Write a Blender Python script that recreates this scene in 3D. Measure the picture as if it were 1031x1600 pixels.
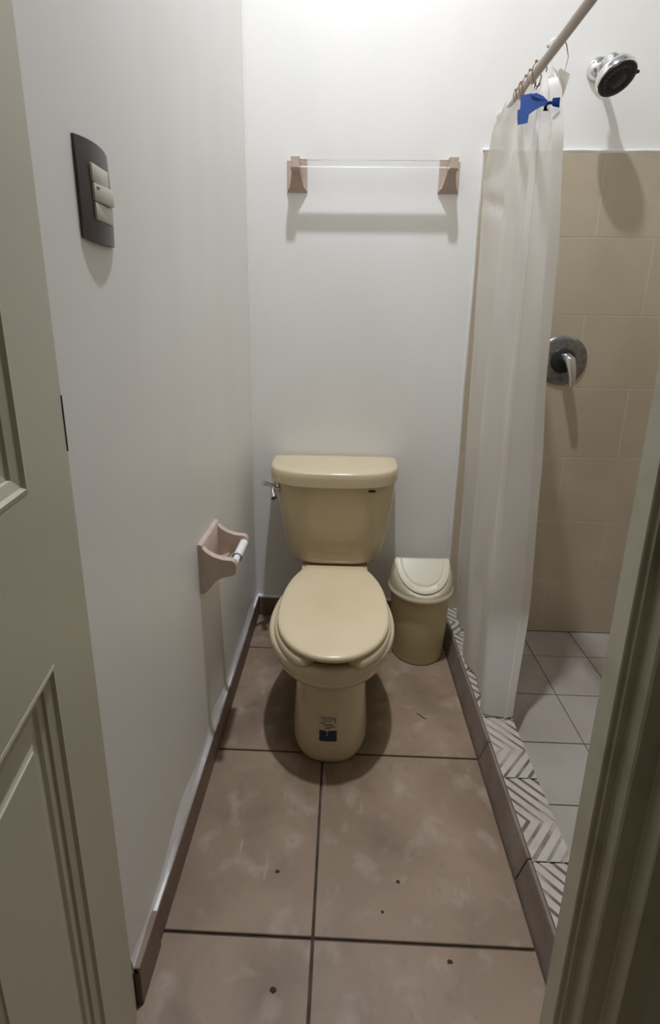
import bpy, bmesh, math, random
from mathutils import Vector, Matrix
from math import sin, cos, pi, radians as R
random.seed(4)
for o in list(bpy.data.objects): bpy.data.objects.remove(o)
S = bpy.context.scene
C = S.collection

# ---------------------------------------------------------------- camera
cd = bpy.data.cameras.new('camera'); cam = bpy.data.objects.new('camera', cd); C.objects.link(cam)
S.camera = cam
right = Vector((0.99937653, 0.03200442, 0.01490863))
down = Vector((0.0222366, -0.24256496, -0.96988029))
fwd = Vector((-0.02742415, 0.96960712, -0.2431254))
M = Matrix.Identity(4)
for i in range(3):
    M[i][0] = right[i]; M[i][1] = -down[i]; M[i][2] = -fwd[i]
M[2][3] = 1.2
cam.matrix_world = M
cd.sensor_fit = 'VERTICAL'; cd.sensor_height = 24; cd.lens = 24*742/1600
cd.shift_y = -105/1600; cd.clip_start = .01

# ---------------------------------------------------------------- world, lights, exposure
W = bpy.data.worlds.new('world'); S.world = W; W.use_nodes = True
bg = W.node_tree.nodes['Background']
bg.inputs[0].default_value = (1, .88, .64, 1); bg.inputs[1].default_value = .06
S.view_settings.view_transform = 'Standard'; S.view_settings.look = 'None'
S.view_settings.exposure = 0.0; S.view_settings.gamma = 1; S.view_settings.use_curve_mapping = False
LX, LY, LZ = .06, .98, 3.63
ld = bpy.data.lights.new('bathroom_lamp', 'AREA'); ld.energy = 23.5; ld.shape = 'DISK'; ld.size = .09; ld.spread = R(125)
ld.color = (.92, .97, 1.10)
lo = bpy.data.objects.new('bathroom_lamp', ld); lo.location = (LX, LY, LZ); C.objects.link(lo)

YB = 1.79      # back wall
XL = -.352     # left wall
CEIL = 3.70

# ---------------------------------------------------------------- materials
def mat(name, col, rough=.5, metal=0, noise=None, bump=None, coat=0, extra=None):
    m = bpy.data.materials.new(name); m.use_nodes = True
    nt = m.node_tree; N = nt.nodes; L = nt.links; b = N['Principled BSDF']
    b.inputs['Base Color'].default_value = (*col, 1); b.inputs['Roughness'].default_value = rough
    b.inputs['Metallic'].default_value = metal; b.inputs['Coat Weight'].default_value = coat
    g = N.new('ShaderNodeNewGeometry')
    if noise:      # (scale, colour2, lo, hi)
        n = N.new('ShaderNodeTexNoise'); n.inputs['Scale'].default_value = noise[0]; n.inputs['Detail'].default_value = 6
        L.new(g.outputs['Position'], n.inputs['Vector'])
        r = N.new('ShaderNodeMapRange'); r.inputs[1].default_value = noise[2]; r.inputs[2].default_value = noise[3]
        L.new(n.outputs[0], r.inputs[0])
        x = N.new('ShaderNodeMix'); x.data_type = 'RGBA'
        x.inputs[6].default_value = (*col, 1); x.inputs[7].default_value = (*noise[1], 1)
        L.new(r.outputs[0], x.inputs[0]); L.new(x.outputs[2], b.inputs['Base Color'])
    if bump:       # (scale, strength, distance)
        n = N.new('ShaderNodeTexNoise'); n.inputs['Scale'].default_value = bump[0]; n.inputs['Detail'].default_value = 4
        L.new(g.outputs['Position'], n.inputs['Vector'])
        bp = N.new('ShaderNodeBump'); bp.inputs['Strength'].default_value = bump[1]; bp.inputs['Distance'].default_value = bump[2]
        L.new(n.outputs[0], bp.inputs['Height']); L.new(bp.outputs[0], b.inputs['Normal'])
    if extra: extra(m, nt, N, L, b, g)
    return m

def math_n(N, L, op, a, b=None, clamp=False):
    n = N.new('ShaderNodeMath'); n.operation = op; n.use_clamp = clamp
    for i, v in enumerate((a, b)):
        if v is None: continue
        if isinstance(v, (int, float)): n.inputs[i].default_value = v
        else: L.new(v, n.inputs[i])
    return n.outputs[0]

def wall_extra(m, nt, N, L, b, g):
    # faint vertical roller marks and the smeared plaster ridge low on the wall
    mp = N.new('ShaderNodeMapping'); mp.inputs['Scale'].default_value = (4, 4, 1.4)
    L.new(g.outputs['Position'], mp.inputs['Vector'])
    n = N.new('ShaderNodeTexNoise'); n.inputs['Scale'].default_value = 1.3; n.inputs['Detail'].default_value = 5
    L.new(mp.outputs[0], n.inputs['Vector'])
    n2 = N.new('ShaderNodeTexNoise'); n2.inputs['Scale'].default_value = 90; L.new(g.outputs['Position'], n2.inputs['Vector'])
    h = math_n(N, L, 'ADD', n.outputs[0], math_n(N, L, 'MULTIPLY', n2.outputs[0], .05))
    bp = N.new('ShaderNodeBump'); bp.inputs['Strength'].default_value = .15; bp.inputs['Distance'].default_value = .004
    L.new(h, bp.inputs['Height']); L.new(bp.outputs[0], b.inputs['Normal'])
    r = N.new('ShaderNodeMapRange'); r.inputs[1].default_value = .35; r.inputs[2].default_value = .75
    L.new(n.outputs[0], r.inputs[0])
    x = N.new('ShaderNodeMix'); x.data_type = 'RGBA'
    c = b.inputs['Base Color'].default_value
    x.inputs[6].default_value = c; x.inputs[7].default_value = (c[0]*.955, c[1]*.96, c[2]*.94, 1)
    L.new(r.outputs[0], x.inputs[0]); L.new(x.outputs[2], b.inputs['Base Color'])
WALL = mat('wall_paint', (.87, .85, .80), .42, extra=wall_extra)
CEILM = mat('ceiling_paint', (.70, .70, .69), .7, bump=(40, .1, .003))
PLASTER = mat('plaster_smear', (.84, .83, .80), .38, bump=(30, .5, .004))

def floor_extra(m, nt, N, L, b, g):
    pos = g.outputs['Position']
    def noise(s, d=5, ds=0):
        n = N.new('ShaderNodeTexNoise'); n.inputs['Scale'].default_value = s; n.inputs['Detail'].default_value = d
        n.inputs['Distortion'].default_value = ds
        L.new(pos, n.inputs['Vector']); return n.outputs[0]
    def ramp(v, a, c):
        r = N.new('ShaderNodeMapRange'); r.inputs[1].default_value = a; r.inputs[2].default_value = c
        L.new(v, r.inputs[0]); return r.outputs[0]
    def mix(f, a, c, typ='MIX'):
        x = N.new('ShaderNodeMix'); x.data_type = 'RGBA'; x.blend_type = typ
        L.new(f, x.inputs[0]) if not isinstance(f, float) else setattr(x.inputs[0], 'default_value', f)
        for s, v in ((6, a), (7, c)):
            if isinstance(v, tuple): x.inputs[s].default_value = (*v, 1)
            else: L.new(v, x.inputs[s])
        return x.outputs[2]
    c = mix(ramp(noise(3.2, 6, .4), .38, .62), (.32, .228, .15), (.225, .155, .097))
    c = mix(ramp(noise(14, 8, .2), .54, .85), c, (.42, .345, .28))
    c = mix(ramp(noise(45, 4), .60, .78), c, (.24, .175, .13))
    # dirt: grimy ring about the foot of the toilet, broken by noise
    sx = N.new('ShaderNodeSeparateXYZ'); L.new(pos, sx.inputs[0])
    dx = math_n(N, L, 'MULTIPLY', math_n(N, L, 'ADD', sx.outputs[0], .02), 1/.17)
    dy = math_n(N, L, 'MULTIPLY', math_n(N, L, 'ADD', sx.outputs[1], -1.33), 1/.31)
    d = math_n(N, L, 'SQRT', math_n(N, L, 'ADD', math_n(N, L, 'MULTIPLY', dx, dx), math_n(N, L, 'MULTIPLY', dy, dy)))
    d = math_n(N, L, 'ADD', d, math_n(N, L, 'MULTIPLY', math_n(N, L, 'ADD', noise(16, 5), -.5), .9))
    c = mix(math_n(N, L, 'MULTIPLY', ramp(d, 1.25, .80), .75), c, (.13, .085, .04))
    c = mix(math_n(N, L, 'MULTIPLY', ramp(noise(6.5, 8, .6), .54, .70), .6), c, (.16, .11, .075))
    # short scratches
    mp = N.new('ShaderNodeMapping'); mp.inputs['Rotation'].default_value = (0, 0, .9); mp.inputs['Scale'].default_value = (60, 9, 1)
    L.new(pos, mp.inputs['Vector'])
    v = N.new('ShaderNodeTexNoise'); v.inputs['Scale'].default_value = 1; v.inputs['Detail'].default_value = 2; L.new(mp.outputs[0], v.inputs['Vector'])
    c = mix(math_n(N, L, 'MULTIPLY', ramp(v.outputs[0], .70, .76), .4), c, (.47, .40, .33))
    L.new(c, b.inputs['Base Color'])
    L.new(math_n(N, L, 'ADD', math_n(N, L, 'MULTIPLY', noise(9, 5), .3), .35), b.inputs['Roughness'])
FLOOR = mat('beige_floor_tile', (.45, .35, .27), .45, extra=floor_extra)
STRIP = mat('brown_tile_strip', (.235, .165, .125), .5, noise=(9, (.17, .115, .085), .35, .7))
CURBFACE = mat('curb_face_tile', (.245, .195, .15), .5, noise=(14, (.17, .13, .10), .35, .7))
GROUT = mat('dark_grout', (.055, .04, .032), .9, noise=(30, (.10, .07, .05), .4, .7))
WTILE = mat('beige_wall_tile', (.55, .47, .345), .28, noise=(3.5, (.47, .395, .28), .35, .68), bump=(5, .12, .004))
WGROUT = mat('pale_wall_grout', (.66, .58, .46), .8)
STILE = mat('pale_shower_tile', (.42, .375, .325), .42, noise=(6, (.355, .31, .26), .4, .7), bump=(40, .12, .002))
SGROUT = mat('shower_grout', (.19, .14, .10), .9)
CHEV = mat('chevron_rib', (.50, .45, .385), .5, noise=(18, (.40, .35, .29), .45, .75))
CHEVG = mat('chevron_groove_dirt', (.14, .105, .08), .8, noise=(9, (.40, .35, .29), .46, .60))
CERAM = mat('almond_ceramic', (.66, .55, .355), .17, noise=(5, (.63, .52, .33), .4, .7), coat=.3)
SEATM = mat('almond_seat_plastic', (.70, .58, .37), .24, noise=(6, (.655, .535, .335), .42, .7))
BINM = mat('cream_plastic', (.60, .51, .29), .38)
BINS = mat('cream_skirt_plastic', (.60, .53, .36), .34)
BINL = mat('cream_lid_plastic', (.72, .66, .50), .3)
PINK = mat('beige_pink_ceramic', (.56, .44, .36), .22, noise=(30, (.50, .38, .30), .4, .7), coat=.2)
WHITEP = mat('white_plastic', (.80, .79, .75), .3)
CHROME = mat('chrome', (.75, .75, .76), .12, 1)
STEEL = mat('brushed_steel', (.30, .30, .29), .3, 1, noise=(60, (.22, .22, .21), .4, .6))
BLACK = mat('black_rubber', (.012, .012, .014), .4)
GREYR = mat('grey_nozzle', (.06, .06, .065), .5)
BROWNP = mat('dark_brown_plate', (.060, .045, .045), .32)
ROCK = mat('cream_switch_plastic', (.66, .62, .52), .35)
DOORM = mat('grey_green_door_paint', (.52, .49, .37), .42, bump=(25, .12, .002))
JAMB = mat('jamb_paint', (.60, .575, .45), .42, noise=(12, (.48, .455, .33), .5, .75), bump=(20, .2, .002))
RODM = mat('tan_rod_enamel', (.52, .45, .38), .35)
RINGM = mat('brown_ring_metal', (.30, .20, .12), .3, .8)
WIRE = mat('wire_metal', (.55, .52, .48), .25, 1)
TAPE = mat('blue_painters_tape', (.002, .065, .32), .75, bump=(60, .3, .002))
NAVY = mat('navy_print', (.012, .02, .05), .4)
INK = mat('brown_ink_print', (.20, .14, .08), .5)
STICK = mat('clear_sticker', (.60, .52, .39), .3)
CRUMB = mat('dark_debris', (.05, .03, .022), .9)
HALLM = mat('hall_wall_paint', (.62, .58, .52), .6)

def glass_mat():
    m = bpy.data.materials.new('clear_acrylic'); m.use_nodes = True; b = m.node_tree.nodes['Principled BSDF']
    b.inputs['Transmission Weight'].default_value = 1; b.inputs['Roughness'].default_value = .03; b.inputs['IOR'].default_value = 1.22
    b.inputs['Base Color'].default_value = (.97, .98, .98, 1); return m
ACRYL = glass_mat()
def curtain_mat():
    m = bpy.data.materials.new('frosted_vinyl'); m.use_nodes = True; nt = m.node_tree; N = nt.nodes; L = nt.links
    out = N['Material Output']; N.remove(N['Principled BSDF'])
    d = N.new('ShaderNodeBsdfDiffuse'); d.inputs[0].default_value = (.93, .905, .85, 1)
    t = N.new('ShaderNodeBsdfTranslucent'); t.inputs[0].default_value = (.95, .925, .87, 1)
    tr = N.new('ShaderNodeBsdfTransparent'); tr.inputs[0].default_value = (.96, .96, .95, 1)
    g = N.new('ShaderNodeBsdfGlossy'); g.inputs[1].default_value = .25
    n = N.new('ShaderNodeTexNoise'); n.inputs['Scale'].default_value = 10; n.inputs['Detail'].default_value = 5
    ge = N.new('ShaderNodeNewGeometry'); L.new(ge.outputs['Position'], n.inputs['Vector'])
    bp = N.new('ShaderNodeBump'); bp.inputs['Strength'].default_value = .35; bp.inputs['Distance'].default_value = .006
    L.new(n.outputs[0], bp.inputs['Height'])
    for s in (d, t, g): L.new(bp.outputs[0], s.inputs['Normal'])
    a = N.new('ShaderNodeMixShader'); a.inputs[0].default_value = .5; L.new(d.outputs[0], a.inputs[1]); L.new(t.outputs[0], a.inputs[2])
    c = N.new('ShaderNodeMixShader'); c.inputs[0].default_value = .13; L.new(a.outputs[0], c.inputs[1]); L.new(tr.outputs[0], c.inputs[2])
    e = N.new('ShaderNodeMixShader'); e.inputs[0].default_value = .05; L.new(c.outputs[0], e.inputs[1]); L.new(g.outputs[0], e.inputs[2])
    L.new(e.outputs[0], out.inputs[0]); return m
VINYL = curtain_mat()
def emis():
    m = bpy.data.materials.new('lamp_glow'); m.use_nodes = True; b = m.node_tree.nodes['Principled BSDF']
    b.inputs['Emission Color'].default_value = (1, .96, .9, 1); b.inputs['Emission Strength'].default_value = 6; return m
GLOW = emis()

# ---------------------------------------------------------------- helpers
def obj(name, bm, mats, parent=None, smooth=False, loc=(0, 0, 0), kind=None):
    me = bpy.data.meshes.new(name)
    bmesh.ops.recalc_face_normals(bm, faces=bm.faces)
    bm.to_mesh(me); bm.free()
    for m in (mats if isinstance(mats, (list, tuple)) else [mats]): me.materials.append(m)
    if smooth:
        for p in me.polygons: p.use_smooth = True
        try: me.set_sharp_from_angle(angle=R(smooth if smooth > 1 else 38))
        except Exception: pass
    o = bpy.data.objects.new(name, me); C.objects.link(o); o.location = loc
    if parent: o.parent = parent
    if kind: o['kind'] = kind
    return o
def tag(o, label, cat, group=None):
    o['label'] = label; o['category'] = cat
    if group: o['group'] = group
    return o
def thing(name, loc, label, cat, group=None, rz=0):
    o = bpy.data.objects.new(name, None); C.objects.link(o); o.location = loc; o.rotation_euler.z = rz
    o.empty_display_size = .05
    return tag(o, label, cat, group)
def box(bm, lo_, hi_, bev=0, seg=2, mi=0):
    x0, y0, z0 = lo_; x1, y1, z1 = hi_
    vs = [bm.verts.new(p) for p in ((x0,y0,z0),(x1,y0,z0),(x1,y1,z0),(x0,y1,z0),(x0,y0,z1),(x1,y0,z1),(x1,y1,z1),(x0,y1,z1))]
    fs = [bm.faces.new([vs[i] for i in q]) for q in ((0,3,2,1),(4,5,6,7),(0,1,5,4),(1,2,6,5),(2,3,7,6),(3,0,4,7))]
    for f in fs: f.material_index = mi
    if bev:
        es = list({e for f in fs for e in f.edges})
        bmesh.ops.bevel(bm, geom=es, offset=bev, segments=seg, profile=.5, affect='EDGES')
    return vs
def bx(name, lo_, hi_, m, parent=None, bev=0, kind=None, seg=1):
    bm = bmesh.new(); box(bm, lo_, hi_, bev, seg); return obj(name, bm, m, parent, kind=kind)
def prism(bm, poly, z0, z1, mi=0):
    a = [bm.verts.new((p[0], p[1], z0)) for p in poly]; b = [bm.verts.new((p[0], p[1], z1)) for p in poly]
    n = len(poly); fs = [bm.faces.new(a[::-1]), bm.faces.new(b)]
    for i in range(n): fs.append(bm.faces.new((a[i], a[(i+1) % n], b[(i+1) % n], b[i])))
    for f in fs: f.material_index = mi
def loft(bm, rings, cap0=True, cap1=True, mi=0):
    V = [[bm.verts.new(p) for p in r] for r in rings]; n = len(V[0])
    for a, b in zip(V, V[1:]):
        for i in range(n):
            bm.faces.new((a[i], a[(i+1) % n], b[(i+1) % n], b[i])).material_index = mi
    if cap0: bm.faces.new(V[0][::-1]).material_index = mi
    if cap1: bm.faces.new(V[-1]).material_index = mi
    return V
def ring(cx, yc, w, af, ab, z, nf=2, nb=2, N=56):
    out = []
    for i in range(N):
        t = 2*pi*i/N; c, s = cos(t), sin(t); n = nf if s < 0 else nb
        e = 2/n
        x = w*math.copysign(abs(c)**e, c); y = (af if s < 0 else ab)*math.copysign(abs(s)**e, s)
        out.append(Vector((cx+x, yc+y, z)))
    return out
def tube(bm, pts, r, n=12, cap=True, mi=0):
    pts = [Vector(p) for p in pts]; rs = r if isinstance(r, (list, tuple)) else [r]*len(pts)
    rings = []; up = None
    for i, p in enumerate(pts):
        d = (pts[min(i+1, len(pts)-1)]-pts[max(i-1, 0)]).normalized()
        if up is None: up = Vector((0, 0, 1)) if abs(d.z) < .9 else Vector((1, 0, 0))
        a = d.cross(up).normalized(); b = a.cross(d).normalized(); up = b
        rings.append([p + a*rs[i]*cos(2*pi*k/n) + b*rs[i]*sin(2*pi*k/n) for k in range(n)])
    loft(bm, rings, cap, cap, mi)
def lathe(bm, prof, c, axis, n=40, mi=0):      # prof: (radius, height along axis)
    ax = Vector(axis).normalized(); u = ax.orthogonal().normalized(); v = ax.cross(u); c = Vector(c)
    loft(bm, [[c + ax*h + (u*cos(2*pi*k/n)+v*sin(2*pi*k/n))*max(r, 1e-4) for k in range(n)] for r, h in prof], True, True, mi)

# ---------------------------------------------------------------- structure: walls, ceiling
FW0, FW1 = .437, .521    # front wall thickness range
XR = 1.50
bx('wall_left', (XL-.12, .576, -.10), (XL, YB, CEIL), WALL, kind='structure')
wb = bx('wall_back', (XL-.12, YB, -.10), (XR+.1, YB+.12, CEIL), WALL, kind='structure')
wr = bx('wall_right', (XR, FW1, -.10), (XR+.1, YB, CEIL), WALL, kind='structure')
bx('ceiling', (-1.0, -1.0, CEIL), (XR+.1, YB+.12, CEIL+.08), CEILM, kind='structure')
bm = bmesh.new()
box(bm, (.41, FW0, -.10), (XR+.1, FW1, CEIL)); box(bm, (-.385, FW0, 2.06), (.41, FW1, CEIL))
box(bm, (-1.0, FW0, -.10), (-.43, .574, CEIL)); box(bm, (-.43, FW0, 2.06), (-.385, .574, CEIL))
obj('wall_front', bm, HALLM, kind='structure')
# smeared plaster lip above the left skirting
bm = bmesh.new(); rr = []
NS = 90
for i in range(NS+1):
    y = .578+(YB-.58)*i/NS
    h = .018+.010*sin(y*9)+.008*sin(y*23+1)+.05*max(0, .9-y) + (.012*sin(y*5+2))
    h = max(.012, h); th = .0035+.002*sin(y*17)
    z0 = .082
    rr.append([(XL-.004, y, z0-.002), (XL+.0085, y, z0-.002), (XL+.009, y, z0+.004), (XL+th+.001, y, z0+h*.45), (XL+th*.7, y, z0+h), (XL-.002, y, z0+h*1.35+.02), (XL-.004, y, z0+h)])
loft(bm, [[Vector(p) for p in r] for r in rr]); obj('plaster_lip', bm, PLASTER, bpy.data.objects['wall_left'], smooth=50)
# vertical paint bead in the corner
bm = bmesh.new(); tube(bm, [(XL+.001, YB-.001, z) for z in (.1, .8, 1.5, 2.2, CEIL)], .004, 8); obj('corner_bead', bm, WALL, bpy.data.objects['wall_left'], smooth=True)

# skirting strips of cut tile
sk = obj('baseboard_left', (lambda b: (box(b, (XL, .578, -.004), (XL+.003, YB, .080)), b)[1])(bmesh.new()), GROUT, kind='structure')
for (a, b, dx, hz) in ((.578, .664, .003, .094), (.667, 1.118, 0, .082), (1.121, 1.568, .001, .081), (1.571, YB-.012, 0, .082)):
    bx('tile_strip', (XL+.002, a, 0), (XL+.0105+dx, b, hz), STRIP, sk, bev=.0012)
sk = obj('baseboard_back', (lambda b: (box(b, (XL+.003, YB-.003, -.004), (.40, YB, .080)), b)[1])(bmesh.new()), GROUT, kind='structure')
for a, b in ((XL+.012, -.042), (-.039, .398)):
    bx('tile_strip', (a, YB-.0105, 0), (b, YB-.002, .082), STRIP, sk, bev=.0012)
bm = bmesh.new(); tube(bm, [(x, YB-.004, .086+.002*sin(x*30)) for x in [XL+.004+i*.04 for i in range(20)]], .0065, 8)
obj('plaster_lip', bm, PLASTER, wb, smooth=True)

# ---------------------------------------------------------------- floor of big beige tiles
fl = bx('floor', (-1.0, -1.0, -.10), (.411, YB, -.006), GROUT, kind='structure')
bx('floor_hall', (.408, -1.0, -.10), (1.0, .437, -.006), GROUT, kind='structure').name = 'floor.001'
f2 = bpy.data.objects['floor.001']
g = .0028
xs = [-.98, -.488, -.039, .406]
ys = [-.64, -.20, .245, .687, 1.117, 1.570, YB-.001]
for j in range(len(ys)-1):
    for i in range(3):
        x0, x1 = xs[i], xs[i+1]; y0, y1 = ys[j], ys[j+1]
        if i == 0 and y1 > .43: continue
        if y1 > .69 and i == 1: x0 = XL+.001
        elif i == 1 and y1 > .43:      # tile passing through the doorway
            x0 = XL+.001 if y0 > .56 else -.425
        dz = random.uniform(-.0004, .0004)
        bx('tile', (x0+g, y0+g, -.010), (x1-g*(.4 if i == 2 else 1), y1-g, dz), FLOOR, fl, bev=.0014)
for j in range(3):
    bx('tile', (.410, ys[j]+g, -.010), (.85, min(ys[j+1]-g, .434), 0), FLOOR, f2, bev=.0014)

# ---------------------------------------------------------------- shower floor
ZS = -.035
sf = bx('floor_shower', (.50, FW1, -.10), (XR, YB, ZS-.005), SGROUT, kind='structure')
sf.name = 'floor.002'
sxs = [.530, .561, .762, .966, 1.170, 1.374, XR-.002]
sys_ = [FW1+.002, .617, .818, 1.019, 1.218, 1.419, 1.622, YB-.010]
for j in range(len(sys_)-1):
    for i in range(len(sxs)-1):
        if i == 0: continue
        x0 = sxs[i] if i > 1 else .530
        q = .0016
        bx('tile', (x0+q, sys_[j]+q, ZS-.008), (sxs[i+1]-q, sys_[j+1]-q, ZS+random.uniform(-.0004, .0004)), STILE, sf, bev=.001)

# ---------------------------------------------------------------- curb
cu = bx('shower_curb', (.432, FW1, -.006), (.527, YB-.009, .050), SGROUT)
cu.name = 'trim_1'; cu['kind'] = 'structure'
# face strips, leaning a little back
for a, b in ((FW1, .812), (.815, 1.118), (1.121, 1.50), (1.503, YB-.010)):
    bm = bmesh.new()
    P = [(.4085, -.006), (.424, -.006), (.4378, .0590), (.4300, .0590)]
    loft(bm, [[Vector((x, y, z)) for x, z in P] for y in (a, b)])
    bmesh.ops.bevel(bm, geom=list(bm.edges), offset=.0012, segments=1, affect='EDGES')
    obj('face_tile', bm, CURBFACE, cu)
def clip(poly, a, b, c):      # keep a*x+b*y<=c
    out = []
    for i in range(len(poly)):
        p, q = poly[i], poly[(i+1) % len(poly)]
        dp, dq = a*p[0]+b*p[1]-c, a*q[0]+b*q[1]-c
        if dp <= 0: out.append(p)
        if dp*dq < 0:
            t = dp/(dp-dq); out.append((p[0]+(q[0]-p[0])*t, p[1]+(q[1]-p[1])*t))
    return out
cy = [FW1+.003, .607, .807, 1.008, 1.207, 1.406, 1.606, YB-.010]
for k in range(len(cy)-1):
    y0, y1 = cy[k]+.0015, cy[k+1]-.0015; x0, x1 = .4385, .5275
    bm = bmesh.new(); box(bm, (x0, y0, .052), (x1, y1, .0590), .0006, 1, mi=1)
    ym = (cy[k]+cy[k+1])/2 - .012; p = .0325
    for sgn in (1, -1):
        rect = [(x0, ym), (x1, ym), (x1, y1), (x0, y1)] if sgn > 0 else [(x0, y0), (x1, y0), (x1, ym), (x0, ym)]
        for i in range(-1, 12):
            vx = x0 - .004 + i*p + random.uniform(-.0015, .0015)
            # chevron > : x + |y-ym| = vx ; a rib lies between vx and vx+0.66p
            a1 = (1, sgn)
            q = clip(rect, -1, -sgn, -(vx + sgn*ym)); q = clip(q, 1, sgn, vx+p*.68 + sgn*ym) if len(q) > 2 else q
            if len(q) > 2: prism(bm, q, .0588, .0607, 0)
    obj('chevron_tile', bm, [CHEV, CHEVG], cu)

# ---------------------------------------------------------------- shower wall tiling
TX0 = .447; ZT = 1.767
wt = bx('tile_bed', (TX0, YB-.0112, -.03), (XR, YB+.001, ZT-.001), WGROUT, wb)
rows = [ZT, 1.507, 1.250, .991, .725, .464, .205, -.034]
for j in range(len(rows)-1):
    z1, z0 = rows[j], rows[j+1]
    js = [TX0, .847, 1.247, XR] if j % 2 == 0 else [TX0, .647, 1.047, 1.447, XR]
    if j == 2: js = [TX0, .849, 1.249, XR]
    for a, b in zip(js, js[1:]):
        bx('tile', (a+.0013, YB-.012, z0+.0013), (b-.0013, YB-.002, z1-.0013), WTILE, wb, bev=.0005)
# right wall tiling, out of frame but beside it
for j in range(len(rows)-1):
    z1, z0 = rows[j], rows[j+1]
    js = [FW1+.01, .95, 1.35, YB-.013] if j % 2 == 0 else [FW1+.01, .75, 1.15, 1.55, YB-.013]
    for a, b in zip(js, js[1:]):
        bx('tile', (XR-.010, a+.001, z0+.001), (XR+.001, b-.001, z1-.001), WTILE, wr, bev=.0015)
# painted plaster edge round the tiled field
bm = bmesh.new()
tube(bm, [(TX0-.004+.0015*sin(z*11), YB-.006, z) for z in [.08+i*.1 for i in range(17)]]+[(TX0-.005, YB-.006, ZT+.004)], [.0068+.0012*sin(i*2.1) for i in range(18)], 8)
tube(bm, [(TX0-.006+i*.066, YB-.006, ZT+.0045+.0015*sin(i*1.7)) for i in range(17)], [.0080+.001*sin(i*2.7) for i in range(17)], 8)
obj('plaster_edge', bm, PLASTER, wb, smooth=True)

# ---------------------------------------------------------------- doorway jamb on the right
bm = bmesh.new()
P = [(.41, .5215), (.334, .5215), (.332, .5195), (.332, .4895), (.3335, .4880), (.3385, .4875), (.3395, .4835), (.3485, .4835), (.3500, .4820), (.3500, .4640), (.3525, .4615), (.3760, .4610), (.3775, .4590), (.3775, .4385), (.3790, .4365), (.41, .4365)]
P = [(p[0], p[1]) for p in P]
a = P
prism(bm, a, -.006, 2.06)
jb = obj('door_frame', bm, JAMB, kind='structure'); jb.name = 'trim_2'
bm = bmesh.new(); box(bm, (.3480, .4655, .945), (.3506, .4805, 1.005), .001, 1); obj('strike_plate', bm, BLACK, jb)
bm = bmesh.new(); box(bm, (-.429, .4365, 0), (-.392, .574, 2.06), .002, 1); box(bm, (-.392, .4365, 2.025), (.372, .5215, 2.06), .002, 1)
obj('frame_rail', bm, JAMB, jb)

# ---------------------------------------------------------------- open door on the left
H0 = Vector((-.345, .565, .008)); dd = Vector((.2, -1, 0)).normalized()
door = bpy.data.objects.new('door_1', None); C.objects.link(door); door['kind'] = 'structure'
door.matrix_world = Matrix(((dd.x, -dd.y, 0, H0.x), (dd.y, dd.x, 0, H0.y), (0, 0, 1, H0.z), (0, 0, 0, 1)))
# local: +x along the leaf, +y out of the face we see, +z up
def dbox(name, s0, s1, z0, z1):
    bm = bmesh.new(); box(bm, (s0, -.035, z0), (s1, 0, z1)); return obj(name, bm, DOORM, door)
DW, DH = .74, 2.0; s0, s1 = .116, .345; s2, s3 = .395, .624
dbox('stile', 0, s0, 0, DH); dbox('stile', s3, DW, 0, DH)
rails = [(0, .17), (.815, 1.022), (1.88, DH)]
for a, b in rails: dbox('rail', s0, s3, a, b)
for a, b in ((.17, .815), (1.022, 1.88)): dbox('mullion', s1, s2, a, b)
def frame_rings(bm, x0, x1, z0, z1, prof, fill=False):
    V = [[bm.verts.new(p) for p in ((x0+i, d, z0+i), (x1-i, d, z0+i), (x1-i, d, z1-i), (x0+i, d, z1-i))] for i, d in prof]
    for a, b in zip(V, V[1:]):
        for k in range(4): bm.faces.new((a[k], a[(k+1) % 4], b[(k+1) % 4], b[k]))
    if fill: bm.faces.new(V[-1])
for (zz0, zz1) in ((.17, .815), (1.022, 1.88)):
    for (a, b) in ((s0, s1), (s2, s3)):
        bm = bmesh.new()
        frame_rings(bm, a, b, zz0, zz1, [(0, -.030), (0, .0005), (.004, .001), (.007, -.003), (.009, -.0035), (.018, -.006), (.019, -.009), (.028, -.0105), (.032, -.014), (.036, -.014), (.036, -.030)])
        obj('moulding', bm, DOORM, door)
        bm = bmesh.new()
        frame_rings(bm, a+.034, b-.034, zz0+.034, zz1-.034, [(0, -.030), (0, -.0135), (.002, -.0135), (.024, -.006), (.0255, -.0045)], True)
        obj('raised_panel', bm, DOORM, door)
for z in (.25, 1.0, 1.75):
    bm = bmesh.new(); tube(bm, [(-.006, -.014, z-.05), (-.006, -.014, z+.05)], .0055, 10); obj('hinge', bm, STEEL, door, smooth=True)
bx('hinge_gap_shade', (-.0012, -.004, 1.035), (.0012, .0010, 1.105), BLACK, door)  # black strip standing in for the shade in the gap between door and wall

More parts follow.
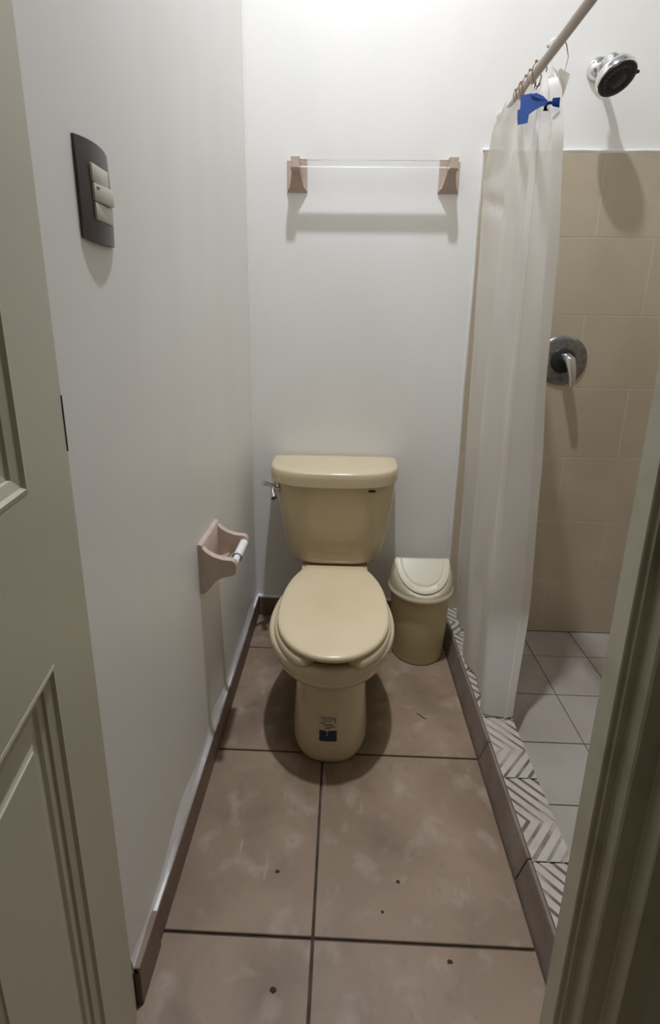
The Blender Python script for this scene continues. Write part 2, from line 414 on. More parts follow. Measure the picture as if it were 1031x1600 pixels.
# ---------------------------------------------------------------- toilet
toi = thing('toilet', (0, 0, 0), 'almond beige two-piece ceramic toilet with closed lid against the back wall', 'toilet')
cx = -.021
bm = bmesh.new()
rg = []
for z, w, yf, yb, nf in ((0, .107, 1.088, 1.56, 2.5), (.004, .111, 1.084, 1.565, 2.5), (.02, .113, 1.083, 1.57, 2.5), (.06, .111, 1.086, 1.57, 2.4), (.12, .107, 1.092, 1.57, 2.35), (.18, .104, 1.099, 1.57, 2.3),
                         (.215, .104, 1.104, 1.57, 2.2), (.24, .108, 1.095, 1.58, 2.15), (.262, .128, 1.070, 1.59, 2.1), (.278, .150, 1.045, 1.60, 2.05), (.295, .167, 1.028, 1.55, 2.05), (.315, .179, 1.020, 1.54, 2.05),
                         (.340, .184, 1.018, 1.54, 2.05), (.352, .183, 1.020, 1.54, 2.05), (.357, .179, 1.025, 1.535, 2.05), (.358, .168, 1.032, 1.53, 2.05), (.358, .150, 1.047, 1.42, 2.05), (.350, .144, 1.053, 1.415, 2.05), (.28, .115, 1.10, 1.40, 2.05), (.20, .06, 1.15, 1.33, 2)):
    yc = 1.24
    nb = 3.2 if z < .24 else (2.6 if z < .285 else 2.0)
    rg.append(ring(cx, yc, w, yc-yf, yb-yc, z, nf, nb, 64))
loft(bm, rg)
bowl = obj('bowl', bm, CERAM, toi, smooth=60)
bm = bmesh.new(); loft(bm, [ring(cx, 1.58, w, .13, .13, z, 4, 5, 48) for z, w in ((.20, .085), (.26, .09), (.30, .105), (.325, .122), (.332, .120))])
obj('tank_deck', bm, CERAM, toi, smooth=60)
# sticker on the front of the foot, following its curve
def foot_pt(x, z, off=.0012):
    t = [(.06, .111, 1.086), (.12, .107, 1.092), (.18, .104, 1.099)]
    z = max(.06, min(.18, z)); k = 0 if z < .12 else 1; f = (z-t[k][0])/.06
    w = t[k][1]+(t[k+1][1]-t[k][1])*f; yf = t[k][2]+(t[k+1][2]-t[k][2])*f; n = 2.37
    return Vector((cx+x, 1.24-(1.24-yf+off)*(1-abs(x/w)**n)**(1/n), z))
def patch(bm, x0, x1, z0, z1, off, skew=0, nx=8, nz=3):
    for i in range(nx):
        for j in range(nz):
            q = []
            for a, b in ((i, j), (i+1, j), (i+1, j+1), (i, j+1)):
                x = x0+(x1-x0)*a/nx; q.append(bm.verts.new(foot_pt(x, z0+(z1-z0)*b/nz+skew*x, off)))
            bm.faces.new(q)
    bmesh.ops.remove_doubles(bm, verts=bm.verts, dist=1e-6)
bm = bmesh.new(); patch(bm, -.030, .0245, .0655, .153, .0006); st = obj('sticker', bm, STICK, toi)
st['label'] = 'clear sticker with brown print over a navy block'
bm = bmesh.new()
patch(bm, -.0275, -.0095, .072, .1055, .0010); patch(bm, -.0015, .0215, .072, .1055, .0010); patch(bm, -.0095, -.0015, .072, .090, .0010, nx=3)
for k in range(3): patch(bm, -.0095, -.0072+.0008*k, .090+.004*k, .094+.004*k, .0010, nx=1, nz=1); patch(bm, -.0035-.0008*k, -.0015, .090+.004*k, .094+.004*k, .0010, nx=1, nz=1)
obj('navy_block', bm, NAVY, st)
bm = bmesh.new()
for x0, x1, z0, z1 in ((-.026, .012, .143, .1455), (-.022, .016, .138, .1395), (-.018, .008, .133, .1345), (.0155, .0185, .128, .145), (-.026, -.012, .126, .1295), (-.017, .012, .121, .1245), (-.008, .016, .1155, .118), (-.013, .004, .1105, .1135)):
    patch(bm, x0, x1, z0, z1, .0010, skew=0, nz=1)
obj('printed_lines', bm, INK, st)
# seat: open-front horseshoe
bm = bmesh.new(); N_ = 60; prof_rings = []
scx = cx+.003
def ell(w, yf, yb, t, yc=1.225, nf=2.08):
    c, s = cos(t), sin(t); e = 2/nf
    return (scx+w*math.copysign(abs(c)**e, c), yc+((yc-yf) if s < 0 else (yb-yc))*math.copysign(abs(s)**e, s))
t0, t1 = -pi/2+.30, 1.5*pi-.30
for i in range(N_+1):
    f = i/N_; t = t0+(t1-t0)*f
    k = min(f, 1-f)*N_; sh = 1 if k > 2.2 else math.sqrt(max(.02, 1-(1-k/2.2)**2))
    ox, oy = ell(.1690, 1.010, 1.475, t); ix, iy = ell(.118, 1.072, 1.41, t)
    mx, my = (ox+ix)/2, (oy+iy)/2
    r = []
    for a, z in ((0, .3595), (1, .3595), (1.0, .370), (.955, .3775), (.86, .3810), (.14, .3810), (.03, .377), (0, .366)):
        px, py = ix+(ox-ix)*a, iy+(oy-iy)*a
        r.append(Vector((mx+(px-mx)*sh, my+(py-my)*sh, z)))
    prof_rings.append(r)
loft(bm, prof_rings); obj('seat', bm, SEATM, toi, smooth=45)
# lid
bm = bmesh.new(); lcx = cx+.004
def lid_ring(ins, z):
    out = []
    yf, yb, w, yc = 1.012+ins, 1.475-ins, .1605-ins, 1.215
    for i in range(72):
        t = 2*pi*i/72; c, s = cos(t), sin(t)
        if s < 0: x = w*math.copysign(abs(c)**(2/2.08), c); y = yc-(yc-yf)*abs(s)**(2/2.08)
        else:      # tapers to a straight back edge
            y = yc+(yb-yc)*min(1, s*1.10)**.92; k = (y-yc)/(yb-yc)
            wk = w*(1-.37*k**2.8)
            x = wk*(1 if c > 0 else -1) if s*1.10 < 1 else w*.63*c/cos(math.asin(1/1.10))
            if s*1.10 < 1: x = wk*math.copysign(1, c)
        out.append(Vector((lcx+x, y, z)))
    return out
loft(bm, [lid_ring(.008, 0.3845), lid_ring(.002, 0.3850), lid_ring(0, 0.3875), lid_ring(0, 0.3950), lid_ring(.0025, 0.3995), lid_ring(.008, 0.4018), lid_ring(.03, 0.4035), lid_ring(.07, 0.4045), lid_ring(.115, 0.4050)])
obj('seat_lid', bm, SEATM, toi, smooth=50)
bm = bmesh.new(); box(bm, (cx-.100, 1.462, .3585), (cx+.105, 1.502, .392), .008, 3); obj('hinge_bar', bm, SEATM, toi, smooth=True)
# tank
tcx = cx-.002
bm = bmesh.new(); rg = []
for z, w, yf, n in ((.333, .125, 1.64, 4), (.336, .145, 1.615, 4), (.345, .164, 1.600, 4), (.365, .175, 1.592, 4.5), (.42, .187, 1.588, 5), (.50, .200, 1.583, 5.5), (.58, .210, 1.578, 6), (.664, .217, 1.575, 6)):
    rg.append(ring(tcx, 1.70, w, 1.70-yf, .076, z, n*.8, 6, 64))
loft(bm, rg); obj('tank', bm, CERAM, toi, smooth=60)
bm = bmesh.new(); rg = []
lx = tcx-.007
for z, i in ((.658, .014), (.6585, .006), (.662, .001), (.690, 0), (.706, .0012), (.7115, .0045), (.7135, .011), (.7142, .05)):
    rg.append(ring(lx, 1.705, .2345-i, .170-i, .078-i*.6, z, 2.9, 8, 80))
loft(bm, rg); obj('tank_lid', bm, CERAM, toi, smooth=45)
bm = bmesh.new()
lathe(bm, [(.001, 0), (.015, 0), (.015, .005), (.010, .010), (.010, .020), (.001, .022)], (tcx-.204, 1.612, .635), (-1, -.25, 0), 24)
tube(bm, [(tcx-.220, 1.606, .640), (tcx-.230, 1.590, .650), (tcx-.244, 1.575, .660), (tcx-.252, 1.568, .664)], [.009, .0075, .007, .0095], 12)
tube(bm, [(tcx-.222, 1.600, .640), (tcx-.222, 1.580, .628), (tcx-.214, 1.560, .612)], [.008, .009, .011], 12)
obj('flush_lever', bm, CHROME, toi, smooth=True)
bm = bmesh.new(); lathe(bm, [(.001, 0), (.011, 0), (.011, .0012), (.001, .0016)], (0, 0, 0), (0, -1, 0), 24)
bmesh.ops.scale(bm, vec=(1.25, 1, .38), verts=bm.verts)
mk = obj('tank_mark', bm, BLACK, toi, smooth=True, loc=(.105, 1.5765, .640)); mk['label'] = 'small black oval mark'
for s in (-1, 1):
    bm = bmesh.new(); lathe(bm, [(.013, 0), (.013, .006), (.010, .013), (.001, .017)], (cx+s*.092, 1.40, .004), (0, 0, 1), 20)
    obj('bolt_cap', bm, CERAM, toi, smooth=True) if False else bm.free()

# ---------------------------------------------------------------- waste bin
BX, BY = .298, 1.590
tb = thing('swing_lid_bin', (BX, BY, 0), 'cream round plastic waste bin with D-shaped swing flap beside the toilet', 'bin')
bm = bmesh.new()
rings = []
for r, z in ((.088, .0005), (.093, .003), (.095, .010), (.103, .15), (.108, .264), (.108, .271)):
    rings.append([Vector((r*cos(2*pi*k/64), r*sin(2*pi*k/64), z)) for k in range(64)])
loft(bm, rings); obj('bin_body', bm, BINM, tb, smooth=True)
# lid: skirt, then walls rising to a straight ridge, D-shaped opening each side
NB = 96; ZR = .381; top_w = .098
def dpt(t, r, lift=0):      # D outline on the front plane: t 0..pi
    # plane from the ridge (y=0,z=ZR) to the tip (y=-.098,z=.278)
    u = r*cos(t); v = r*(sin(t)**.85)*1.05
    yy = -v*.96; zz = ZR-.004-v*.82
    n = Vector((0, -.65, .76))
    return Vector((u, yy, zz)) + n*lift
bm = bmesh.new(); rings = []
def circ(r, z): return [Vector((r*cos(pi*k/48), -r*sin(pi*k/48), z)) for k in range(96)]
Dl = []
for k in range(96):
    t = pi*k/48; m = -1 if k > 48 else 1
    tt = t if k <= 48 else 2*pi-t
    p = dpt(tt, .099); Dl.append(Vector((p.x, p.y*m, p.z)))
Di = []
for k in range(96):
    t = pi*k/48; m = -1 if k > 48 else 1
    tt = t if k <= 48 else 2*pi-t
    p = dpt(tt, .092); Di.append(Vector((p.x, p.y*m, p.z+.001)))
mid = [ (a*.45+b*.55) + Vector((a.x, a.y, 0))*.045 for a, b in zip(circ(.114, .289), Dl)]
rings = [circ(.109, .264), circ(.1165, .264), circ(.1185, .268), circ(.1185, .275), circ(.1165, .279), circ(.1145, .281), circ(.1130, .289), mid, Dl, Di]
V = loft(bm, rings, False, False)
top = V[-1]
for k in range(1, 48): # close the two sloping faces under the flaps
    pass
for k in range(0, 48): bm.faces.new((top[k], top[k+1], top[(96-k-1) % 96], top[(96-k) % 96])) if k not in (0, 47) else bm.faces.new([v for v in dict.fromkeys((top[k], top[k+1], top[(96-k-1) % 96], top[(96-k) % 96]))])
# flatten: faces above bridge front to back at each x, forming the ridge roof
obj('bin_lid', bm, BINS, tb, smooth=55)
for sg in (1, -1):
    bm = bmesh.new()
    outl = []
    for r, l in ((.096, .000), (.096, .0045), (.093, .0058), (.080, .0058), (.0785, .0042), (.0765, .0042), (.075, .0056), (.07, .0062)):
        pts = [dpt(pi*k/40, r, l) for k in range(41)]
        pts = [Vector((p.x, p.y-(.002), p.z)) for p in pts]
        outl.append([Vector((p.x, p.y*sg, p.z)) for p in pts])
    loft(bm, outl)
    obj('swing_flap', bm, BINL, tb, smooth=40)
# crumb of a handle line across the top
# ---------------------------------------------------------------- towel bar
tbr = thing('towel_bar', (0, YB, 1.70), 'clear acrylic towel bar between two beige ceramic brackets on back wall', 'towel bar')
def L(p): return Vector(p)
for sx in (-.176, .337):
    br = bpy.data.objects.new('bracket', None)
    bm = bmesh.new()
    s = -1 if sx < 0 else 1
    x0, x1 = sx-.036, sx+.036
    # wall plate, bevelled
    zc = -.008
    def rc(hx, hz, y): return [Vector((sx-hx, y, zc-hz)), Vector((sx+hx, y, zc-hz)), Vector((sx+hx, y, zc+hz)), Vector((sx-hx, y, zc+hz))]
    loft(bm, [rc(.034, .049, 0), rc(.034, .049, -.005), rc(.031, .046, -.009)])
    # arm: a fin that flares towards the foot of the plate, with a square head
    A = []
    for y, hx, zt, zb in ((-.008, .026, .033, -.052), (-.018, .019, .032, -.046), (-.030, .016, .031, -.030), (-.042, .0150, .031, -.012), (-.052, .0150, .031, -.004), (-.078, .0150, .031, -.004), (-.081, .013, .029, -.002)):
        cxx = sx
        A.append([Vector((cxx-hx*(1.25 if zb < -.02 else 1), y, zb)), Vector((cxx+hx*(1.25 if zb < -.02 else 1), y, zb)), Vector((cxx+hx*.8, y, zt*.4+zb*.6)), Vector((cxx+.015, y, zt)), Vector((cxx-.015, y, zt)), Vector((cxx-hx*.8, y, zt*.4+zb*.6))])
    loft(bm, A)
    bmesh.ops.bevel(bm, geom=[e for e in bm.edges if e.calc_face_angle(0) > .6], offset=.0018, segments=2, affect='EDGES')
    obj('bracket', bm, PINK, tbr, smooth=35)
bm = bmesh.new(); box(bm, (-.163, -.073, .004), (.324, -.057, .024), .001, 1)
obj('bar', bm, ACRYL, tbr)['label'] = 'clear acrylic bar'

# ---------------------------------------------------------------- switch plate
sw = thing('light_switch', (XL, .709, 1.370), 'dark brown wall plate with three cream rocker switches on left wall', 'light switch')
bm = bmesh.new(); nu, nv = 12, 6; W2, H2 = .0435, .0630
grid = []
for i in range(nu+1):
    row = []
    for j in range(nv+1):
        u = -1+2*i/nu; v = -1+2*j/nv
        row.append(bm.verts.new((.0115-.007*u*u-.0015*v*v, W2*u*(1), H2*v*(1-.03*u*u))))
    grid.append(row)
for i in range(nu):
    for j in range(nv): bm.faces.new((grid[i][j], grid[i+1][j], grid[i+1][j+1], grid[i][j+1]))
be = [e for e in bm.edges if e.is_boundary]
r = bmesh.ops.extrude_edge_only(bm, edges=be)
for v in [x for x in r['geom'] if isinstance(x, bmesh.types.BMVert)]: v.co.x = 0
obj('plate', bm, BROWNP, sw, smooth=50)
for k, (dy, dz, th, tilt) in enumerate(((-.001, .0235, .0128, 0), (.000, 0, .0142, 1), (.001, -.0235, .0128, 0))):
    bm = bmesh.new(); y0 = -.0215; y1 = .0235
    box(bm, (.0075, y0+dy, dz-.0112), (th, y1+dy, dz+.0112), .0012, 2)
    if tilt:
        for v in bm.verts:
            if v.co.x > .010: v.co.x += .10*(v.co.y)+.0010
    rk = obj('rocker', bm, ROCK, sw, smooth=True)
    if tilt:
        bm = bmesh.new(); box(bm, (.0135, -.016, .005), (.0143, -.008, .0068), 0); obj('indicator', bm, BLACK, rk)

# ---------------------------------------------------------------- toilet-paper holder
tp = thing('paper_holder', (XL, 1.14, .60), 'beige ceramic toilet-paper holder with empty white roller on left wall', 'toilet paper holder')
bm = bmesh.new()
Y0, Y1 = -.082, .082      # along y
def cheek(yc, th):
    # side outline in x,z: tall at the wall, concave above and below, blunt nose
    top_ = [(0, .068), (.010, .067), (.022, .054), (.040, .043), (.062, .036), (.086, .034), (.094, .028)]
    bot_ = [(.096, .016), (.095, -.002), (.088, -.007), (.062, -.014), (.044, -.024), (.028, -.044), (.014, -.060), (0, -.062)]
    o = top_+bot_
    rings = [[Vector((x*(1-.02*abs(e)), yc+th*e, z*(1-.02*abs(e)))) for x, z in o] for e in (-1, -.7, .7, 1)]
    return rings
loft(bm, cheek(Y0+.010, .009)); loft(bm, cheek(Y1-.010, .009))
loft(bm, [[Vector((x, y, z)) for x, z in ((0, -.060), (.006, -.060), (.012, -.05), (.012, .068), (.007, .073), (0, .073))] for y in (Y0+.0015, Y1-.0015)])
# floor of the recess, curving up to the cheeks
loft(bm, [[Vector((x, y, z)) for x, z in ((.004, -.056), (.030, -.038), (.044, -.021), (.044, -.016), (.026, -.024), (.008, -.03))] for y in (Y0+.008, Y1-.008)])
bmesh.ops.bevel(bm, geom=[e for e in bm.edges if e.calc_face_angle(0) > .8], offset=.0022, segments=2, affect='EDGES')
obj('holder_body', bm, PINK, tp, smooth=50)
bm = bmesh.new(); tube(bm, [(.083, Y0+.018, .012), (.083, -.020, .012)], .0095, 20); ro = obj('roller', bm, WHITEP, tp, smooth=True)
bm = bmesh.new(); tube(bm, [(.083, -.020, .012), (.083, Y1-.018, .012)], .0120, 20); obj('roller_sleeve', bm, WHITEP, ro, smooth=True)
bm = bmesh.new(); lathe(bm, [(.0122, 0), (.0130, 0), (.0130, .002), (.0122, .002)], (.083, -.0225, .012), (0, 1, 0), 24); obj('roller_ring', bm, STEEL, ro, smooth=True)

# ---------------------------------------------------------------- shower valve
VX, VZ = .789, 1.090
va = thing('shower_valve', (VX, YB-.012, VZ), 'round dark steel shower valve with single lever on beige tiles', 'shower valve')
bm = bmesh.new(); lathe(bm, [(.001, 0), (.089, 0), (.089, .003), (.085, .007), (.074, .009), (.050, .011), (.001, .012)], (0, 0, 0), (0, -1, 0), 64); obj('escutcheon', bm, STEEL, va, smooth=True)
bm = bmesh.new(); lathe(bm, [(.001, .010), (.046, .010), (.043, .017), (.034, .021), (.001, .022)], (0, 0, 0), (0, -1, 0), 48); obj('boss', bm, BLACK, va, smooth=True)
bm = bmesh.new(); tube(bm, [(0, -.020, .010), (.001, -.045, .010), (.003, -.060, .004), (.008, -.068, -.025), (.014, -.066, -.055), (.018, -.060, -.085)], [.019, .019, .0185, .015, .012, .009], 20)
lathe(bm, [(.018, 0), (.016, .006), (.008, .010), (.001, .011)], (.001, -.045, .008), (.05, -1, .35), 20)
obj('lever', bm, CHROME, va, smooth=True)

# ---------------------------------------------------------------- shower head
sh = thing('wall_shower', (.785, YB, 2.005), 'chrome shower head with round black spray face high on white wall', 'shower head')
bm = bmesh.new(); lathe(bm, [(.030, 0), (.034, .004), (.034, .008), (.031, .018), (.022, .028), (.001, .032)], (0, 0, 0), (0, -1, 0), 40); obj('flange', bm, CHROME, sh, smooth=True)
bm = bmesh.new(); tube(bm, [(0, -.015, 0), (.004, -.05, .004), (.006, -.072, .002), (.004, -.086, -.014)], [.011, .011, .012, .012], 16)
lathe(bm, [(.001, -.022), (.014, -.018), (.020, -.008), (.021, .004), (.016, .016), (.012, .024)], (.002, -.092, -.018), (-.1, -.4, -.9), 24)
obj('arm', bm, CHROME, sh, smooth=True)
hc = Vector((.005, -.128, -.078)); hn = Vector((.20, -.50, -.82)).normalized()
bm = bmesh.new(); lathe(bm, [(.010, -.060), (.020, -.054), (.030, -.040), (.046, -.030), (.052, -.025), (.0555, -.014), (.0555, .001), (.0535, .003), (.050, .003), (.001, .002)], hc, hn, 56)
obj('head_shell', bm, CHROME, sh, smooth=40)
bm = bmesh.new(); lathe(bm, [(.001, .002), (.0520, .002), (.0520, .006), (.049, .0072), (.034, .0072), (.032, .0060), (.025, .0060), (.023, .0076), (.001, .0085)], hc, hn, 56)
fc = obj('spray_face', bm, BLACK, sh, smooth=40)
bm = bmesh.new(); u = hn.orthogonal().normalized(); v = hn.cross(u)
for rr_, nn in ((.042, 28), (.029, 18), (.015, 10)):
    for k in range(nn):
        p = hc+hn*.0068+(u*cos(2*pi*k/nn)+v*sin(2*pi*k/nn))*rr_
        lathe(bm, [(.0020, 0), (.0018, .0022), (.0008, .0030)], p, hn, 6)
nz = obj('nozzles', bm, GREYR, fc); nz['kind'] = 'stuff'
bm = bmesh.new(); e_ = hc+hn*.002+u.lerp(v, 0)*.0; 
sd = Vector((1, 0, .5)); sd = (sd-hn*sd.dot(hn)).normalized()
tube(bm, [hc+sd*.051+hn*.002, hc+sd*.0605+hn*.004], [.006, .004], 10); obj('spray_tab', bm, BLACK, sh, smooth=True)

# ---------------------------------------------------------------- curtain rod
ZR_ = 1.872; XRD = .500; rslope = 0.0
rod = thing('curtain_rod', (XRD, YB, ZR_), 'tan shower curtain rod running from back wall towards the door', 'curtain rod')
bm = bmesh.new(); tube(bm, [(0, -.004, 0), (0, FW1-YB+.004, .004)], .0125, 24); obj('pole', bm, RODM, rod, smooth=True)
for y, s_ in ((0, -1), (FW1-YB, 1)):
    bm = bmesh.new(); lathe(bm, [(.020, 0), (.020, .003), (.016, .008), (.0135, .011)], (0, y, 0 if y == 0 else .004), (0, s_, 0), 28); obj('end_flange', bm, RODM, rod, smooth=True)

# ---------------------------------------------------------------- curtain
cur = thing('shower_curtain', (0, 0, 0), 'frosted white vinyl shower curtain bunched at the far end of rod', 'shower curtain')
# control polylines in plan at several heights: (z, [(x, y) ...]) from the far edge to the near edge
LV = [
 (1.845, [(.452, 1.60), (.500, 1.57), (.478, 1.51), (.505, 1.46), (.492, 1.42), (.505, 1.385)]),
 (1.77, [(.424, 1.62), (.490, 1.60), (.472, 1.52), (.500, 1.46), (.478, 1.40), (.514, 1.350)]),
 (1.65, [(.424, 1.68), (.480, 1.62), (.455, 1.54), (.492, 1.46), (.470, 1.38), (.520, 1.320)]),
 (1.38, [(.440, 1.71), (.478, 1.64), (.452, 1.54), (.490, 1.46), (.468, 1.36), (.537, 1.310)]),
 (1.10, [(.445, 1.72), (.478, 1.63), (.450, 1.53), (.492, 1.44), (.468, 1.35), (.545, 1.310)]),
 (.80, [(.452, 1.72), (.480, 1.62), (.448, 1.52), (.492, 1.43), (.470, 1.345), (.566, 1.310)]),
 (.35, [(.460, 1.72), (.482, 1.62), (.448, 1.50), (.482, 1.41), (.462, 1.305), (.583, 1.310)]),
 (.068, [(.470, 1.71), (.480, 1.60), (.444, 1.47), (.462, 1.345), (.444, 1.215), (.527, 1.205)]),
]
def cr(p, t):
    n = len(p)-1; f = min(max(t*n, 0), n-1e-6); i = int(f); f -= i
    g_ = lambda k: Vector(p[max(0, min(n, k))])
    a, b, c, d = g_(i-1), g_(i), g_(i+1), g_(i+2)
    return .5*((2*b)+(c-a)*f+(2*a-5*b+4*c-d)*f*f+(3*b-a-3*c+d)*f**3)
def cpt(s, z):
    for k in range(len(LV)-1):
        if LV[k][0] >= z >= LV[k+1][0]: break
    f = (LV[k][0]-z)/(LV[k][0]-LV[k+1][0]); f = f*f*(3-2*f)*.5+f*.5
    a = cr(LV[k][1], s); b = cr(LV[k+1][1], s); p = a.lerp(b, f)
    q0 = cr([tuple(Vector(u_).lerp(Vector(v_), f)) for u_, v_ in zip(LV[k][1], LV[k+1][1])], min(1, s+.01)); q1 = cr([tuple(Vector(u_).lerp(Vector(v_), f)) for u_, v_ in zip(LV[k][1], LV[k+1][1])], max(0, s-.01))
    d = (q0-q1); d = d.normalized() if d.length > 1e-6 else Vector((0, 1)); n = Vector((-d.y, d.x))
    amp = .003+.0025*sin(s*13+z*1.2)
    w = amp*sin(2*pi*(6*s+.10*sin(z*2.1)+.07*z))+.0016*sin(z*13+s*30)+.011*math.exp(-((z-1.60+.18*s)/.022)**2)*math.exp(-((s-.18)/.2)**2)
    if s > .96: w *= .3
    p = p+n*w
    return Vector((p.x, p.y, z))
bm = bmesh.new(); NU, NV = 150, 110; G = []
for j in range(NV+1):
    row = []
    for i in range(NU+1):
        s_ = i/NU; zt = 1.845-.020*abs(sin(s_*pi*8.5))*(1)-.01*s_
        z = zt+(.066-zt)*(j/NV)
        row.append(bm.verts.new(cpt(s_, min(1.845, max(.0681, z)))))
    G.append(row)
for j in range(NV):
    for i in range(NU): bm.faces.new((G[j][i], G[j][i+1], G[j+1][i+1], G[j+1][i]))
cs = obj('sheet', bm, VINYL, cur, smooth=80)
# hem band down the near edge
bm = bmesh.new(); A = []
for j in range(NV+1):
    z = 1.80+(.069-1.80)*j/NV; p = cpt(1, z); q = cpt(.955, z); d = (q-p); d.z = 0; d = d.normalized()*.028; n = Vector((-d.y, d.x, 0)).normalized()*.0012
    A.append([bm.verts.new(p+n), bm.verts.new(p+d+n), bm.verts.new(p+d-n), bm.verts.new(p-n)])
for a, b in zip(A, A[1:]):
    for k in range(4): bm.faces.new((a[k], a[(k+1) % 4], b[(k+1) % 4], b[k]))
bm.faces.new(A[0]); bm.faces.new(A[-1][::-1])
obj('side_hem', bm, VINYL, cur, smooth=60)
bm = bmesh.new(); tube(bm, [cpt(.83, 1.78-1.70*j/60)+Vector((-.001, -.0012, 0)) for j in range(61)], .0011, 6)
obj('weld_seam', bm, VINYL, cur, smooth=True)
# loose corner flap held up by the last hook
bm = bmesh.new()
Pn = [(.500, 1.400, 1.790), (.512, 1.372, 1.822), (.530, 1.352, 1.800), (.522, 1.350, 1.765), (.512, 1.358, 1.725), (.498, 1.390, 1.735)]
vs = [bm.verts.new(p) for p in Pn]; c_ = bm.verts.new((.513, 1.368, 1.775))
for k in range(len(vs)): bm.faces.new((vs[k], vs[(k+1) % len(vs)], c_))
r = bmesh.ops.solidify(bm, geom=list(bm.faces), thickness=.0015); bmesh.ops.subdivide_edges(bm, edges=bm.edges, cuts=2, use_grid_fill=True, smooth=.6)
obj('corner_flap', bm, VINYL, cur, smooth=80)

# rings over the rod
RN = ['curtain ring farthest along the tan rod, nearest the back wall', 'second curtain ring from the back wall on the tan rod', 'third curtain ring from the back wall on the tan rod', 'fourth curtain ring from the back wall, above the blue tape',
      'fifth curtain ring from the back wall on the tan rod', 'sixth curtain ring from the back wall, just behind the last']
for k, (y, rx, top_) in enumerate(((1.632, .25, 0), (1.610, -.2, 0), (1.585, .3, 0), (1.560, -.1, 0), (1.52, .2, 0), (1.485, -.15, 0))):
    bm = bmesh.new(); pts = []
    for i in range(25):
        a = pi*(.5-.0)+2*pi*i/24
        ca, sa = cos(a), sin(a)
        w = .019; hh = .021 if sa > 0 else .036
        pts.append((w*ca*(1 if sa > 0 else (1-.35*abs(sa))), rx*.03*sa, hh*sa-.004))
    tube(bm, pts, .0016, 6, cap=True)
    bmesh.ops.remove_doubles(bm, verts=bm.verts, dist=1e-5)
    lathe(bm, [(.001, -.0035), (.0035, -.002), (.0035, .002), (.001, .0035)], (-.012, rx*.03, .0145), (1, 0, 0), 8)
    tag(obj('curtain_ring', bm, RINGM, smooth=True, loc=(XRD, y, ZR_)), RN[k], 'curtain ring', 'brown metal rings on the curtain rod')
bm = bmesh.new()
pts = [(.0, 0, .0165), (.012, -.004, .013), (.020, -.008, -.002), (.026, -.012, -.030), (.022, -.010, -.058), (.014, -.006, -.068), (.006, -.004, -.064)]
tube(bm, [(-.020, .004, .0), (-.013, .002, .012)]+pts, .0014, 6)
lathe(bm, [(.001, -.0035), (.0035, -.002), (.0035, .002), (.001, .0035)], (-.020, .004, 0), (0, 0, 1), 8)
tag(obj('curtain_hook', bm, WIRE, smooth=True, loc=(XRD, 1.378, ZR_)), 'long bent wire hook nearest the camera holding the curtain corner', 'hook')

# blue tape
bt = thing('blue_tape', (.5, 1.42, 1.77), 'torn and knotted blue painters tape stuck round the curtain top', 'tape')
def sheet(name, pts, faces, th=.0012):
    bm = bmesh.new(); vs = [bm.verts.new(p) for p in pts]
    for f in faces: bm.faces.new([vs[i] for i in f])
    bmesh.ops.solidify(bm, geom=list(bm.faces), thickness=th); return obj(name, bm, TAPE, bt, smooth=25)
TAPE_SHAPES = dict(
  strip=[(0.458, 1.484, 1.809), (0.458, 1.402, 1.78), (0.458, 1.34, 1.752), (0.458, 1.307, 1.731), (0.458, 1.28, 1.714), (0.458, 1.289, 1.708), (0.458, 1.322, 1.719), (0.458, 1.361, 1.727), (0.458, 1.405, 1.734), (0.458, 1.409, 1.716), (0.458, 1.487, 1.74), (0.458, 1.486, 1.752), (0.458, 1.498, 1.76), (0.458, 1.5, 1.78), (0.458, 1.478, 1.775)],
  bow=[(0.487, 1.335, 1.736), (0.489, 1.335, 1.743), (0.506, 1.335, 1.744), (0.507, 1.335, 1.722), (0.491, 1.335, 1.725), (0.485, 1.335, 1.731)],
  knot=[(0.472, 1.33, 1.731), (0.48, 1.33, 1.735), (0.487, 1.33, 1.733), (0.484, 1.33, 1.727), (0.477, 1.33, 1.726)],
  tail=[(0.47, 1.332, 1.731), (0.478, 1.332, 1.728), (0.475, 1.332, 1.721), (0.481, 1.332, 1.714), (0.467, 1.332, 1.714), (0.469, 1.332, 1.721)],
  loop=[(0.45, 1.387, 1.771), (0.45, 1.341, 1.756), (0.45, 1.29, 1.728), (0.45, 1.257, 1.705), (0.45, 1.291, 1.72), (0.45, 1.334, 1.736), (0.45, 1.368, 1.752)],
)
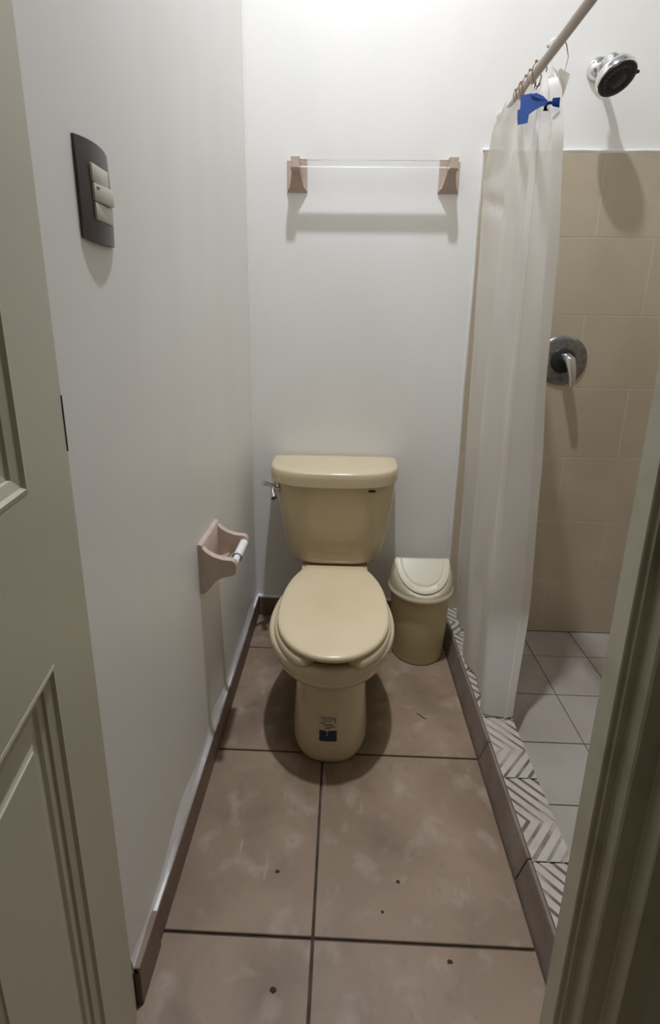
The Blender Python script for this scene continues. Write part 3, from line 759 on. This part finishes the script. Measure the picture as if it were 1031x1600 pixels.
for nm, pts in TAPE_SHAPES.items():
    bm = bmesh.new(); n = len(pts); c = sum((Vector(p) for p in pts), Vector())/n
    off = Vector((-.006, -.002, 0)) if nm == 'loop' else (Vector((0, -.004, 0)) if nm in ('bow', 'knot') else Vector())
    vs = [bm.verts.new(Vector(p)-bt.location) for p in pts]
    if nm in ('strip',):
        f = bm.faces.new(vs); bmesh.ops.triangulate(bm, faces=[f])
    else:
        cv = bm.verts.new(c+off-bt.location)
        for i in range(n): bm.faces.new((vs[i], vs[(i+1) % n], cv))
    bmesh.ops.solidify(bm, geom=list(bm.faces), thickness=.001)
    obj({'strip': 'tape_piece', 'bow': 'tape_bow', 'knot': 'tape_knot', 'tail': 'tape_tail', 'loop': 'tape_loop'}[nm], bm, TAPE, bt, smooth=30)

# ---------------------------------------------------------------- ceiling lamp (out of frame) and crumbs
lf = thing('ceiling_light', (LX, LY, CEIL), 'small round recessed ceiling lamp above the toilet', 'ceiling light')
bm = bmesh.new(); lathe(bm, [(.075, 0), (.075, .012), (.068, .05), (.060, .06), (.052, .06), (.050, .05), (.001, .05)], (0, 0, 0), (0, 0, -1), 40); obj('lamp_housing', bm, WHITEP, lf, smooth=True)
bm = bmesh.new(); lathe(bm, [(.001, .050), (.049, .050), (.049, .056), (.001, .057)], (0, 0, 0), (0, 0, -1), 40); obj('diffuser', bm, GLOW, lf, smooth=True)

CR = [(-.107, .607, .0065, 'dark oval crumb on nearest left floor tile'), (-.127, .804, .005, 'dark crumb in the middle of left floor tile before the toilet'),
      (.144, .795, .0045, 'brown crumb in the middle of right floor tile before the toilet'), (.105, .737, .0035, 'tiny dark crumb near the front edge of the right floor tile'),
      (.231, .661, .005, 'dark crumb on nearest right floor tile just before the grout line')]
for x, y, r_, lb in CR:
    bm = bmesh.new(); bmesh.ops.create_icosphere(bm, subdivisions=2, radius=r_)
    for v in bm.verts:
        v.co *= 1+random.uniform(-.25, .25); v.co.z = max(-.0, v.co.z*.35)
        v.co.y *= .7
    tag(obj('crumb', bm, CRUMB, smooth=True, loc=(x, y, .0002)), lb, 'debris')
bm = bmesh.new(); tube(bm, [(-.013, .012, .0012), (-.004, .006, .0012), (.004, -.004, .0012), (.014, -.010, .0012)], [.0007, .0012, .0013, .0005], 6)
tag(obj('hair_wisp', bm, CRUMB, smooth=True, loc=(.268, 1.262, 0)), 'dark thin wisp lying on the floor tile before the waste bin', 'debris')
